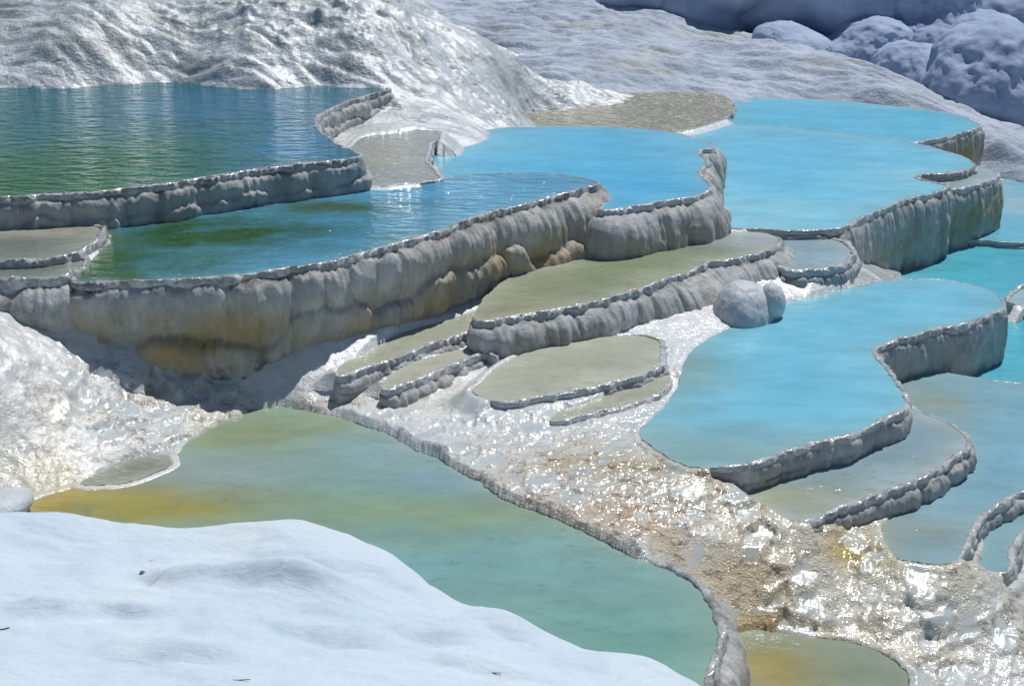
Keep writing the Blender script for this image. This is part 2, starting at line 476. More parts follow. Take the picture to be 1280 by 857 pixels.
pool('P', .12, seg(0, .012, [(35, 628), (100, 608), (178, 597), (212, 577), (240, 548), (280, 525), (320, 512)]) + seg(0, .03, [(345, 509)]) + seg(0, .07, [(400, 517)]) + seg(0, .11, [(440, 525), (480, 540), (530, 565), (580, 590), (610, 610), (650, 630), (700, 650), (740, 668), (780, 690)])
     + seg(.06, .06, [(830, 706), (862, 722)]) + seg(.34, .05, [(888, 752), (901, 778), (899, 805), (889, 832), (880, 862), (868, 900)], .1)
     + seg(0, .02, [(700, 900), (500, 830), (300, 760), (100, 700), (20, 660)]),
     col=(.20, .34, .31), mat='clear', tiers=1,
     paint=[(340, 540, 1.1, .6, (.26, .31, .15), .9), (250, 590, .8, .35, (.27, .34, .36), .8), (480, 560, .9, .4, (.24, .38, .44), .7), (60, 626, 1.0, .35, (.38, .27, .03), 1.0), (190, 634, 1.0, .30, (.31, .27, .06), .85),
            (520, 640, 1.1, .35, (.24, .33, .19), .8), (800, 790, .8, .5, (.15, .33, .28), .8), (640, 710, 1.2, .4, (.18, .36, .37), .6), (560, 600, .5, .25, (.22, .36, .44), .7)])
pool('P1b', .126, seg(0, .002, [(98, 607), (150, 604), (186, 595), (213, 578)]) + seg(0, .004, [(206, 568), (165, 571), (130, 588)]), col=(.15, .17, .13), mat='film', tiers=1)
pool('P2', -.42, seg(0, .03, [(916, 790), (945, 787), (1000, 796), (1060, 802), (1105, 816), (1130, 838), (1128, 900)]) + seg(0, .02, [(960, 900), (930, 850), (918, 815)]),
     col=(.22, .27, .20), mat='clear', tiers=1, paint=[(960, 840, .35, .4, (.34, .26, .06), .8)])


def spline(P, closed=True, step=.018):
    P = np.asarray(P, float)
    n = len(P)
    out = []
    for i in range(n):
        p0, p1, p2, p3 = P[(i - 1) % n], P[i], P[(i + 1) % n], P[(i + 2) % n]
        L = np.linalg.norm(p2[:2] - p1[:2])
        k = max(2, int(L / step))
        # centripetal style tangents keep uneven spacing free of loops
        d0 = max(np.linalg.norm(p1[:2] - p0[:2]), 1e-4)
        d2 = max(np.linalg.norm(p3[:2] - p2[:2]), 1e-4)
        m1 = ((p1 - p0) / d0 * L + (p2 - p1) / L * d0) / (d0 + L) * L
        m2 = ((p2 - p1) / L * d2 + (p3 - p2) / d2 * L) / (d2 + L) * L
        t = np.linspace(0, 1, k, endpoint=False)[:, None]
        h = (2 * t ** 3 - 3 * t ** 2 + 1) * p1 + (t ** 3 - 2 * t ** 2 + t) * m1 + (-2 * t ** 3 + 3 * t ** 2) * p2 + (t ** 3 - t ** 2) * m2
        lin = p1 + (p2 - p1) * t
        h[:, 2:] = lin[:, 2:]
        out.append(h)
    return np.concatenate(out)


for key, p in POOLS.items():
    w = np.array([[*at(x, y, p['z'])[:2], d, r, fl] for x, y, d, r, fl in p['pts']])
    area = .5 * np.sum(w[:, 0] * np.roll(w[:, 1], -1) - np.roll(w[:, 0], -1) * w[:, 1])
    if area < 0:
        w = w[::-1]
    c = spline(w, step=.015)
    # a small natural wobble of the rim
    seed = len(key) * 7 + ord(key[0])
    wob = np.stack([perlin(c[:, 0] * 2.2, c[:, 1] * 2.2, seed), perlin(c[:, 0] * 2.2, c[:, 1] * 2.2, seed + 40)], 1) * .036
    wob += np.stack([perlin(c[:, 0] * 9, c[:, 1] * 9, seed), perlin(c[:, 0] * 9, c[:, 1] * 9, seed + 40)], 1) * .017
    c[:, :2] += wob
    p['curve'] = c


def inside(poly, x, y):
    r = np.zeros(x.shape, bool)
    x1, y1 = poly[:, 0], poly[:, 1]
    x2, y2 = np.roll(x1, -1), np.roll(y1, -1)
    for a, b, c, d in zip(x1, y1, x2, y2):
        if b == d:
            continue
        r ^= ((b > y) != (d > y)) & (x < (c - a) * (y - b) / (d - b) + a)
    return r


def nearest(poly, x, y, chunk=4000):
    """distance and index of the closest rim sample"""
    q = np.stack([x, y], 1)
    P = poly[:, :2]
    dd = np.empty(len(q))
    ii = np.empty(len(q), np.int64)
    for k in range(0, len(q), chunk):
        d2 = ((q[k:k + chunk, None] - P[None]) ** 2).sum(-1)
        j = d2.argmin(1)
        ii[k:k + chunk] = j
        dd[k:k + chunk] = np.sqrt(d2[np.arange(len(j)), j])
    return dd, ii


# ------------------------------------------------------------------ ground
GC = [(0, 378, 1.10), (-150, 385, 1.25), (60, 393, .92), (130, 414, .75), (200, 438, .62), (300, 456, .43), (390, 464, .38), (450, 459, .37), (520, 443, .40),
      (0, 450, .90), (-100, 450, 1.05), (0, 520, .58), (0, 600, .22), (-100, 600, .3), (100, 480, .56), (100, 560, .26), (200, 480, .38), (200, 550, .18), (280, 520, .15),
      (330, 503, .17), (400, 490, .23), (450, 515, .20), (480, 490, .23), (560, 485, .23), (620, 480, .26), (540, 555, .19), (600, 510, .23), (640, 522, .28), (600, 498, .31), (622, 508, .31), (640, 540, .24), (740, 500, .30), (832, 478, .29), (700, 540, .26), (880, 592, .26), (908, 597, .19), (620, 605, .19), (700, 600, .23),
      (700, 645, .18), (780, 685, .17), (760, 610, .23), (830, 512, .29), (790, 545, .28), (840, 592, .26), (900, 600, .12), (830, 650, .17), (862, 712, .10),
      (900, 645, .08), (960, 610, .06), (992, 660, .03), (1012, 657, .02), (1035, 655, -.04), (950, 700, -.06), (900, 720, -.05), (930, 760, -.28), (920, 810, -.40), (960, 780, -.37), (940, 857, -.42), (1000, 770, -.35), (1050, 705, -.2), (1060, 780, -.42),
      (1120, 830, -.5), (1200, 800, -.5), (1280, 857, -.66), (1280, 760, -.52), (1200, 735, -.36), (1130, 705, -.15), (1100, 655, -.13), (1180, 722, -.19), (1205, 708, -.165), (1222, 712, -.19), (1252, 726, -.32), (1280, 705, -.45), 
      (1150, 860, -.56), (1000, 920, -.5), (1240, 640, -.24), (1400, 650, -.4), (1400, 800, -.7), (1280, 950, -.75),
      (1210, 600, -.32), (1150, 480, -.4), (1280, 500, -.42), (1230, 440, -.6), (1280, 350, -.6), (1200, 335, -.6), (1270, 250, -.55), (1500, 300, -.6), (1500, 500, -.5), (1280, 218, -.28),
      (1040, 343, .44), (1000, 360, .36), (1090, 350, .33), (1015, 348, .42), (960, 385, .30), (900, 412, .29), (860, 425, .30), (700, 433, .32), (800, 420, .30), (560, 430, .34), (620, 400, .38), (760, 330, .5), (880, 300, .5), (990, 300, .45),
      (300, 250, 1.15), (600, 230, 1.05), (0, 300, 1.28), (-200, 300, 1.3), (480, 180, 1.27), (530, 160, 1.32), (500, 150, 1.32), (560, 160, 1.26), (600, 165, 1.1), (700, 150, .5), (900, 200, .3), (1100, 200, .2), (1200, 180, .0), (1240, 200, -.1), (1000, 140, .4), (300, 150, 1.25)]
GCW = [tuple(at(x, y, z)) for x, y, z in GC]
GCW += [(-4, 6, .0), (0, 5, -.3), (4, 5, -.9), (8, 8, -.9), (-9, 9, 1.0), (12, 14, -.8), (12, 22, -.8), (-12, 16, 1.3), (-10, 24, 1.2), (0, 30, .2), (12, 32, -.6), (-3.4, 8.0, -.05), (-1, 7.4, -.1)]
gfun = rbf(GCW)


def gauss_at(X, Y, px, py, z, rx, ry):
    c = at(px, py, z)
    return np.exp(-(((X - c[0]) / rx) ** 2 + ((Y - c[1]) / ry) ** 2))


def fan(rows, ucols):
    Yg = np.repeat(rows[:, None], len(ucols), 1)
    Xg = Yg * ucols[None, :]
    return Xg, Yg


def build_ground():
    # rows spaced like their size in view, columns spread with distance
    ang = np.linspace(R(44), R(13.2), 640)
    rows = 5.0 / np.tan(ang)
    u = np.tan(np.linspace(-R(31), R(31), 900))
    X, Y = fan(rows, u)
    z = gfun(X, Y)
    x, y, z = X.ravel(), Y.ravel(), z.ravel()
    z = z + .035 * fbm(x * 1.3, y * 1.3, 3.1, 4) + .016 * fbm(x * 6, y * 6, 1.7, 3)
    # rough lumpy travertine on the left bank
    lump = gauss_at(x, y, 90, 500, .5, 2.2, 2.0)
    z = z + lump * (.03 * np.abs(perlin(x * 3.5, y * 4.5, 8)) + .02 * np.abs(perlin(x * 9, y * 12, 2)))
    # rimstone dams: small flat pans with raised crusty edges stepping down the cascade
    tm = np.clip(gauss_at(x, y, 1080, 720, -.3, 2.0, 1.7) + gauss_at(x, y, 880, 640, 0, 1.5, 1.1) + .9 * gauss_at(x, y, 680, 545, .2, 1.9, .7)
                 + .6 * gauss_at(x, y, 200, 490, .4, 1.0, .8) + .8 * gauss_at(x, y, 1220, 800, -.5, 1.6, 1.6), 0, 1)
    tread = np.zeros(len(x))
    act = np.nonzero(tm > .12)[0]
    ax, ay = x[act], y[act]
    z0 = z[act]
    dz, tr = np.zeros(len(act)), np.zeros(len(act))
    for cell, dam, share, sd in ((.19, .030, .9, 3), (.085, .013, .7, 8)):
        wx = ax + .24 * fbm(ax * 2.2, ay * 2.2, sd, 5, .62)
        wy = ay + .24 * fbm(ax * 2.2, ay * 2.2, sd + 9, 5, .62)
        # pans lie along the contour: longer across the fall of the slope
        ca, sa = math.cos(.75), math.sin(.75)
        uu, vv = (wx * ca + wy * sa) / (cell * 1.6), (wx * -sa + wy * ca) / cell
        iu, iv = np.floor(uu).astype(np.int64), np.floor(vv).astype(np.int64)
        f1 = np.full(len(act), 9.0)
        f2 = np.full(len(act), 9.0)
        su, sv, rn = np.zeros(len(act)), np.zeros(len(act)), np.zeros(len(act))
        for di in (-1, 0, 1):
            for dj in (-1, 0, 1):
                h1_ = _P[_P[(iu + di) & 255] + ((iv + dj + sd) & 255)]
                cu = iu + di + .1 + .8 * h1_ / 255
                cv = iv + dj + .1 + .8 * _P[h1_ + 57] / 255
                d = np.sqrt((uu - cu) ** 2 + (vv - cv) ** 2)
                nw = d < f1
                f2 = np.where(nw, f1, np.minimum(f2, d))
                f1 = np.where(nw, d, f1)
                su, sv, rn = np.where(nw, cu, su), np.where(nw, cv, sv), np.where(nw, _P[h1_ + 131] / 255, rn)
        e = f2 - f1
        px_ = su * cell * 1.6 * ca - sv * cell * sa
        py_ = su * cell * 1.6 * sa + sv * cell * ca
        zc = gfun(px_, py_) + .02 * (rn - .5)
        has = (rn < share) * sm(.1, .5, tm[act]) * sm(-.45, .0, fbm(ax * .9, ay * .9, 40 + sd, 3))
        crust = dam * np.exp(-(e / .10) ** 2) * (.5 + .8 * perlin(ax * 14, ay * 14, sd))
        wetpan = (rn < .6) if cell > .15 else np.zeros(len(act), bool)
        flat = np.clip(zc - z0, -.05, .05) * sm(.0, .18, e) * np.where(wetpan, 1.0, .5) + crust
        dz = dz * (1 - .6 * has) + flat * has * (1 if cell > .15 else .5)
        if cell > .15:
            tr = np.clip(has * 1.3, 0, 1) * sm(.13, .24, e) * wetpan * (np.abs(zc - z0) < .10)
    z[act] = z0 + dz + tm[act] * .012 * fbm(ax * 11, ay * 13, 9, 3) * (1 - tr)
    tread[act] = tr
    # fit to the pools
    near_pool = np.full(len(x), 9.0)
    for key, p in POOLS.items():
        c = p['curve']
        mg = .7
        bb = (x > c[:, 0].min() - mg) & (x < c[:, 0].max() + mg) & (y > c[:, 1].min() - mg) & (y < c[:, 1].max() + mg)
        idx = np.nonzero(bb)[0]
        if not len(idx):
            continue
        xs, ys = x[idx], y[idx]
        d, j = nearest(c[::2], xs, ys)
        j = j * 2
        ins = inside(c[:, :2] if key == 'P' else c[::3, :2], xs, ys)
        zw = p['z']
        shore = (c[j, 2] < .06)
        bank = np.where(c[j, 2] < .02, c[j, 3], np.where(shore, .008, 0)) * (.75 + .9 * fbm(xs * 3, ys * 3, 60, 3))
        zi = z[idx]
        tgt_in = np.where(shore, zw - .004 - .5 * d, zw - .25)
        zi = np.where(ins, np.minimum(zi, tgt_in), zi)
        # bank outside the shore edge
        rise = zw + bank * sm(0, .05, d) - np.maximum(d - .06, 0) * .8
        zi = np.where(~ins & shore & (bank > 0), np.minimum(np.maximum(zi, rise), zw + bank + .006 + .85 * d), zi)
        # keep the ground under the water outside a walled rim of this pool
        zi = np.where(~ins & ~shore & (d < .30), np.minimum(zi, zw - .6 * np.minimum(c[j, 2], .3) + 1.3 * np.maximum(d - .08, 0)), zi)
        z[idx] = zi
        np_ = np.where(ins, 9, d)
        near_pool[idx] = np.minimum(near_pool[idx], np_)
    # colours of the mineral itself: white crust, ochre and rust patches
    n = len(x)
    tint = np.tile(np.array([.84, .87, .88]), (n, 1))
    fleck = np.zeros(n)

    def paint(px, py, zz, rx, ry, col, a, fk=0.0):
        nonlocal tint, fleck
        g_ = gauss_at(x, y, px, py, zz, rx, ry)
        g_ = np.clip(g_ * (1 + 1.1 * fbm(x * 2.5, y * 2.5, px * .1, 3)), 0, 1) * a
        tint = tint * (1 - g_[:, None]) + np.array(col) * g_[:, None]
        fleck = np.maximum(fleck, np.clip(g_ * fk / max(a, .01), 0, 1))
    paint(840, 640, .1, 1.4, .9, (.68, .64, .50), .5, .9)
    paint(800, 655, .1, .45, .4, (.50, .34, .16), .5, 1.0)
    paint(940, 715, -.1, .6, .45, (.68, .58, .38), .4, .8)
    paint(700, 580, .2, 1.0, .45, (.55, .50, .33), .5, .9)
    paint(950, 780, -.35, .45, .30, (.60, .50, .30), .4, .8)
    paint(1090, 690, -.2, .5, .35, (.54, .44, .16), .62, .6)
    paint(1180, 720, -.35, .8, .5, (.55, .52, .33), .42, .7)
    paint(1100, 820, -.5, .7, .5, (.58, .50, .27), .5, .6)
    paint(1240, 760, -.5, .9, .7, (.62, .58, .42), .42, .7)
    paint(980, 640, .0, 1.0, .5, (.56, .50, .30), .42, .7)
    paint(190, 480, .42, .6, .5, (.42, .36, .18), .5, .6)
    paint(170, 550, .2, 1.1, .6, (.55, .54, .46), .5, .7)
    paint(300, 500, .3, .9, .4, (.60, .56, .43), .42, .6)
    paint(560, 500, .2, 1.0, .35, (.72, .72, .58), .42, .4)
    paint(400, 515, .1, .7, .08, (.30, .22, .12), .5, .7)
    paint(40, 470, .75, 2.2, 1.3, (.60, .63, .64), .85, .25)
    paint(70, 615, .03, .5, .3, (.52, .42, .14), .5, .3)
    paint(800, 650, .15, .40, .22, (.55, .30, .11), .5, 1.0)
    paint(930, 712, -.1, .35, .16, (.58, .38, .10), .55, 1.0)
    paint(1060, 688, -.15, .18, .14, (.58, .40, .04), .8, .5)
    paint(960, 775, -.35, .30, .10, (.50, .30, .06), .7, .8)
    paint(780, 590, .2, .7, .16, (.50, .40, .18), .6, 1.0)
    paint(1030, 340, .4, .8, .8, (.78, .80, .80), .9, .0)
    paint(540, 155, 1.4, 1.2, 2.0, (.76, .77, .76), .62, .1)
    rough = np.clip(.7 + .3 * sm(.1, .6, tm) - .3 * lump - .9 * tread, .03, 1)
    V = np.stack([x, y, z], 1)
    o = mesh_obj('ground', V, gridfaces(*X.shape), M['ground'], attrs=dict(tint=tint, fleck=fleck, tread=tread, rough=rough, wet=np.clip(1 - .93 * lump, .05, 1)))
    structure(o, 'white wet travertine ground with ochre stained cascade between the pools', 'ground')
    # far apron of the same ground, below the detailed sheet
    s = 260
    gx, gy = np.meshgrid(np.linspace(-s, s, 60), np.linspace(-s, s, 60))
    gz = -2.2 - .0 * gx
    o2 = mesh_obj('terrain', np.stack([gx, gy, gz], -1).reshape(-1, 3), gridfaces(60, 60), M['hill_dry'])
    structure(o2, 'pale lower ground far below the terraces', 'terrain')
    return X, Y, z.reshape(X.shape)


build_ground()


# ------------------------------------------------------------------ building one pool
def lobes(s, width, seed):
    """rounded curtain lobes along the wall: 0 in the creases, 1 on the swellings"""
    rs = np.random.RandomState(seed)
    tot = s.max() + width * 2
    e = [0]
    while e[-1] < tot:
        e.append(e[-1] + width * (.45 + 1.5 * rs.rand() ** 1.5))
    e = np.array(e)
    k = np.clip(np.searchsorted(e, s, side='right') - 1, 0, len(e) - 2)
    f = (s - e[k]) / (e[k + 1] - e[k])
    return np.sqrt(np.clip(1 - (2 * f - 1) ** 2, 0, 1)), rs.rand(len(e))[k]


def build_pool(key, label, group='travertine pools stepping down the terraces', wallmat='wall', stain=.35, algae=.15, lobe=.32, amp=1.0, part_labels=None):
    p = POOLS[key]
    c = p['curve']
    zw = p['z']
    n = len(c)
    seed = sum(map(ord, key)) * 13
    ctr = c[:, :2].mean(0)
    root = empty('travertine_pool', (ctr[0], ctr[1], zw))
    tag(root, label, 'pool', group)
    off = np.array([ctr[0], ctr[1], zw])
    # outward normals, smoothed
    t = np.roll(c[:, :2], -6, 0) - np.roll(c[:, :2], 6, 0)
    nn = np.stack([t[:, 1], -t[:, 0]], 1)
    nn /= np.linalg.norm(nn, axis=1)[:, None] + 1e-9
    ker = np.hanning(17)
    ker /= ker.sum()
    ext = np.concatenate([nn[-8:], nn, nn[:8]])
    nn = np.stack([np.convolve(ext[:, i], ker, 'valid') for i in (0, 1)], 1)
    nn /= np.linalg.norm(nn, axis=1)[:, None] + 1e-9
    ds = np.linalg.norm(np.roll(c[:, :2], -1, 0) - c[:, :2], axis=1)
    s = np.concatenate([[0], np.cumsum(ds)[:-1]])
    # runs of rim points that carry a wall
    has = c[:, 2] > .02
    runs = []
    if has.all():
        runs = [np.arange(n + 1) % n]
    elif has.any():
        st = np.nonzero(has & ~np.roll(has, 1))[0]
        for a in st:
            k = a
            r = []
            while has[k % n] and len(r) < n:
                r.append(k % n)
                k += 1
            if len(r) > 8:
                runs.append(np.array(r))

    def smooth1(a, w=21):
        k = np.hanning(w)
        k /= k.sum()
        e = np.pad(a, w // 2, mode='edge')
        return np.convolve(e, k, 'valid')
    RV, RF, RA, WV, WF, WS, WA = [], [], [], [], [], [], []
    rb = wb = 0
    for r in runs:
        P = c[r, :2]
        N = nn[r]
        S_ = s[r] + (np.where(np.diff(np.concatenate([[0], s[r]])) < -1, 1, 0).cumsum()) * s.max()
        drop = smooth1(c[r, 2])
        rim = smooth1(c[r, 3]) * .75
        flare = smooth1(c[r, 4], 41)
        endf = np.ones(len(r))
        if len(r) < n:
            e_ = (S_ - S_[0])
            tl = min(.32, .25 * e_[-1])
            endf = sm(0, tl, e_) * sm(0, tl, e_[-1] - e_)
            drop = drop * (.25 + .75 * endf)
            rim = rim * endf
            flare = flare * endf
        m = len(r)
        # --- rim crust: lumpy lip
        lum = .55 + .9 * fbm(S_ * 5, seed, 0, 4)
        wide = .040 + .022 * perlin(S_ * 2.3, seed, 9) + .007 * perlin(S_ * 11, seed, 2)
        ez = .035 + .05 * np.clip(fbm(S_ * 3.5, seed, 33, 4) * 1.5 + .25, 0, 1) * np.clip(drop / .3, .1, 1)
        th = np.linspace(0, 1, 11)
        brk = np.clip(.75 + 1.0 * fbm(S_ * 4, seed, 14, 3), .15, 1.6)
        rim = rim * brk
        ox = np.interp(th, [0, .25, .45, .6, .8, 1], [-.042, -.036, -.022, .018, .034, .042])[None, :] * (wide / .045)[:, None]
        oz = np.interp(th, [0, .25, .45, .6, .8, 1], [-.10, -.005, .85, .95, .35, -.035])[None, :]
        oz = np.repeat(oz, m, 0)
        oz[:, -1] = -ez
        oz[:, -2] -= ez * .3
        hz = np.where(oz > 0, oz * (rim * (.55 + .75 * np.clip(lum, 0, 1.4)))[:, None], oz)
        gx = np.repeat(P[:, :1], 11, 1)
        gy = np.repeat(P[:, 1:], 11, 1)
        jit = (.012 * perlin(gx * 26, gy * 26, th[None, :] * 5 + seed) + .014 * perlin(gx * 9, gy * 9, th[None, :] * 2 + seed)) * sm(.1, .4, th)[None, :] * np.minimum(1, rim / .02)[:, None]
        # where there is hardly a rim the lip is thinner as well
        thin = np.clip(rim / .02, .25, 1)[:, None]
        ox = ox * thin
        x = P[:, :1] + N[:, :1] * (ox + jit)
        y = P[:, 1:] + N[:, 1:] * (ox + jit)
        z = hz + np.where(th > .3, jit * .7, 0)[None, :] if False else hz + jit * .6 * (th > .3)[None, :]
        RV.append(np.stack([x - off[0], y - off[1], z], -1).reshape(-1, 3))
        RF.append(gridfaces(m, 11)[:, ::-1] + rb)
        av = np.clip(algae + .5 * fbm(S_ * .8, seed, 2, 3), 0, 1)
        RA.append(np.repeat(av[:, None], 11, 1).ravel())
        rb += m * 11
        # --- wall hanging below the rim
        K = 56
        dv = np.linspace(0, 1, K) ** 1.15
        deep = drop + .12 + .30 * endf
        D = dv[None, :] * deep[:, None]
        nt = p.get('tiers', 1)
        o = np.zeros((m, K))
        wav = .10 * perlin(S_ * 1.1, seed, 1) + .07 * perlin(S_ * 3.1, seed, 4)
        sg0 = np.repeat(S_[:, None], K, 1)
        for k in range(nt):
            # lobes wander sideways as they hang down, so no crease runs straight
            sw = sg0 + .16 * fbm(sg0 * 1.5, D * 2.0, seed + 3 * k, 3) + .13 * k + .5
            lo, rndv = lobes(sw, lobe * (1.7 + .5 * k), seed + k)
            lo2, _ = lobes(sw + .04 * perlin(sg0 * 5, D * 5, seed), lobe * .6, seed + k + 50)
            lo = lo ** 1.3 * .8 + lo2 ** 1.3 * .2
            even = sm(-.25, .45, perlin(S_ * .8, seed + 11 * k, 3))[:, None] * .6
            lo = lo * (1 - even) + .6 * even
            r1 = (smooth1(rndv[:, 0], 31) - .5)[:, None]
            if k == 0:
                top = (1 - lo) * .05
            else:
                top = (drop * (k / nt) * .92)[:, None] + (1 - lo) * .15 + ((wav * 1.3)[:, None] + .30 * r1) * np.minimum(drop, 1)[:, None]
            u = (D - top) / np.maximum(drop / nt, .08)[:, None]
            rise = np.sqrt(np.clip(1 - (1 - np.clip(u / (.55 if k == 0 else .40), 0, 1)) ** 2, 0, 1))
            fall = np.exp(-np.clip(u - .5, 0, None) ** 2 * (1.8 if k < nt - 1 else 1.2))
            fall = fall + (1 - fall) * (1 - sm(.18, .45, drop))[:, None]
            a = np.minimum(.17, .36 * drop / nt + .010) * amp * endf
            o += a[:, None] * rise * (.42 + .58 * lo) * (.8 + .5 * perlin(S_ * .7, seed + k, 21))[:, None] * (.25 + .75 * fall)
        lo = np.full((m, 1), .7)
        o += flare[:, None] * np.clip(D / np.maximum(drop, .05)[:, None], 0, 1.1) ** .8 * 1.0
        sg = np.repeat(S_[:, None], K, 1)
        o += (.009 * perlin(sg * 9, D * 2.2, seed) + .005 * perlin(sg * 28, D * 7, seed + 3) + .045 * fbm(sg * 3.2, D * 3.2, seed + 8, 3)) * sm(0, .03, D)
        # icicle like fringe just under the lip
        o += .016 * np.abs(perlin(sg * 16, D * 2, seed + 5)) * np.exp(-((D - .07) / .06) ** 2)
        ox0 = (.042 * (wide / .045) * thin[:, 0])[:, None] + jit[:, -1:]
        z = -ez[:, None] + jit[:, -1:] * .6 - D
        x = P[:, :1] + N[:, :1] * (ox0 + o)
        y = P[:, 1:] + N[:, 1:] * (ox0 + o)
        WV.append(np.stack([x - off[0], y - off[1], z], -1).reshape(-1, 3))
        WF.append(gridfaces(m, K)[:, ::-1] + wb)
        rel = D / np.maximum(drop, .05)[:, None]
        stn = stain * np.clip(.2 + 1.2 * np.exp(-((rel - .62) / .33) ** 2) + .9 * fbm(sg * .7, D * 2.2, seed + 2, 3), 0, 1.4)
        WS.append(stn.ravel())
        alg_shade = np.clip(algae * 2.2 * (np.exp(-((rel - 1.0) / .14) ** 2) + .5 * np.exp(-(D / .05) ** 2)) * (1 + 1.5 * fbm(sg * 1.3, D, seed + 6, 2)), 0, 1)  # algae at lip and foot; contact shade at the foot is painted in too
        WA.append(alg_shade.ravel())
        wb += m * K
    if runs:
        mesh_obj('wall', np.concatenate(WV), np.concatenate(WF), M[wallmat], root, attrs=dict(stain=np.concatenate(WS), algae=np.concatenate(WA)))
        mesh_obj('rim', np.concatenate(RV), np.concatenate(RF), M['rim'], root, attrs=dict(algae=np.concatenate(RA)))
    # --- water sheet
    h = .035 if np.ptp(c[:, 0]) * np.ptp(c[:, 1]) > 3 else .022
    xs = np.arange(c[:, 0].min() - 2 * h, c[:, 0].max() + 3 * h, h)
    ys = np.arange(c[:, 1].min() - 2 * h, c[:, 1].max() + 3 * h, h)
    gx, gy = np.meshgrid(xs, ys)
    fx, fy = gx.ravel(), gy.ravel()
    ins = inside(c[::2, :2], fx, fy)
    d, j = nearest(c[::2], fx, fy)
    ok = ins | (d < h * 1.05)
    okg = ok.reshape(gx.shape)
    Fq = gridfaces(*gx.shape)
    keep = ok[Fq].all(1)
    Fq = Fq[keep]
    # outer vertices are drawn back to the rim line so the water never shows outside it
    pull = ~ins
    fx2, fy2 = fx.copy(), fy.copy()
    fx2[pull] = c[::2][j[pull], 0]
    fy2[pull] = c[::2][j[pull], 1]
    used = np.unique(Fq)
    remap = -np.ones(len(fx), np.int64)
    remap[used] = np.arange(len(used))
    X, Y = fx2[used], fy2[used]
    dsh = np.where(ins, d, 0)[used]
    tint = np.tile(np.array(p['col'], float), (len(used), 1))
    for (px, py, rx, ry, col, a) in p.get('paint', []):
        g = gauss_at(X, Y, px, py, zw, rx, ry)
        g = np.clip(g * (1 + .9 * fbm(X * 1.7, Y * 2.6, px * .1, 4)), 0, 1) * a
        tint = tint * (1 - g[:, None]) + np.array(col) * g[:, None]
    # the pale bed shows through where the water is only a few centimetres deep
    edge = {'milk': .30, 'lively': .22, 'ripple': .10, 'film': .26}.get(p['mat'], .22)
    sh = (np.exp(-dsh / (edge * (1 + .7 * fbm(X * 1.5, Y * 1.5, 70, 3)))) * (.85 if p['mat'] == 'film' else .5))[:, None]
    tint = tint * (1 - sh) + (tint * .5 + (np.array([.30, .31, .26]) if p['mat'] == 'film' else np.array([.20, .22, .17]))) * sh
    rem = remap[Fq]
    mesh_obj('water', np.stack([X - off[0], Y - off[1], 0 * X], 1), rem, M[p['mat']], root, attrs=dict(tint=tint))
    return root


LABELS = {
    'A': ('wide dark green and blue rippled pool under the wet white hillside', dict(stain=.12, algae=.5, lobe=.4)),
    'B': ('blue pool turning green at one end, held by the tallest two-tiered scalloped wall', dict(stain=.7, algae=.6, lobe=.36, amp=1.1)),
    'S': ('grey wet shelf basin with lumpy crust beside the green end of a blue pool', dict(algae=.4)),
    'S2': ('dark little basin in front of the grey shelf basin, above the bank', dict(algae=.4)),
    'Q1': ('distant aqua pool with a thin straight lip beside the ochre stained wall', dict(algae=.05)),
    'T': ('tiny dark rimmed step poking in at the picture edge behind the S-shaped pool', dict(algae=.3)),
    'C': ('round bright azure pool with rounded bulging wall and a notched white side rim', dict(stain=.35, lobe=.3, amp=1.2)),
    'D': ('small sparkling grey shallow between the dark rippled pool and the azure pool', dict(algae=.0)),
    'E': ('largest pale turquoise pool with a wavy rim and tall greenish curtain wall', dict(stain=.4, algae=.3, lobe=.26, amp=.5)),
    'F': ('narrow step pool with ochre stained wall under the notch of the largest turquoise pool', dict(stain=.9, algae=.05, lobe=.3, amp=.5)),
    'G': ('bright turquoise pool at the foot of the blue-grey hill, with ochre end wall', dict(stain=1.0, algae=.05, lobe=.3, amp=.5)),
    'H': ('glittering olive shallow pool of running water beneath the white slope', dict(algae=.2)),
    'I': ('S-shaped pale blue pool with thin curving grey rim in the middle of the terraces', dict(stain=.15, algae=.3, lobe=.2, amp=.4)),
    'J': ('long olive green step pool with rounded bulging wall below the two-tiered wall', dict(stain=.25, algae=.4, lobe=.3, amp=1.2)),
    'L1': ('small lumpy olive step tucked under the foot of the tallest wall', dict(stain=.2, algae=.2, lobe=.15)),
    'L2': ('short rounded white step with tan puddle above the white cascade', dict(stain=.2, algae=.25, lobe=.12, amp=1.2)),
    'M': ('olive tan oval shelf pool with low crusty rim beside the S-shaped pool', dict(stain=.15, algae=.1, lobe=.14)),
    'M2': ('thin narrow shelf just under the rim of the olive tan oval pool', dict(stain=.1, algae=.1, lobe=.14)),
    'N': ('grey-blue shallow shelf with thick white bulging rim below the S-shaped pool', dict(stain=.3, algae=.35, lobe=.2, amp=.9)),
    'O': ('light blue shallow pool reaching the picture edge below the S-shaped pool', dict(stain=.1, algae=.1, lobe=.2, amp=.7)),
    'O2': ('little pool with white ribbed rim at the picture edge, lowest of the blue pools', dict(stain=.1, algae=.1, lobe=.2, amp=.7)),
    'Q': ('low lying deep turquoise pool with sparkling water behind the S-shaped pool', dict()),
    'R': ('small cup-like pool with thick knobbly white rim at the foot of the largest pool', dict(stain=.1, algae=.15, lobe=.12)),
    'P': ('large green clear pool with yellow algae beside the smooth white mound', dict(stain=.45, algae=.55, lobe=.16)),
    'P1b': ('tiny grey-green puddle with thin crusted rim at the corner of the green pool', dict(algae=.5)),
    'P2': ('shallow greenish puddle with yellow bed at the foot of the stained green pool wall', dict()),
}
for key in POOLS:
    lab, kw = LABELS[key]
    build_pool(key, lab, **kw)


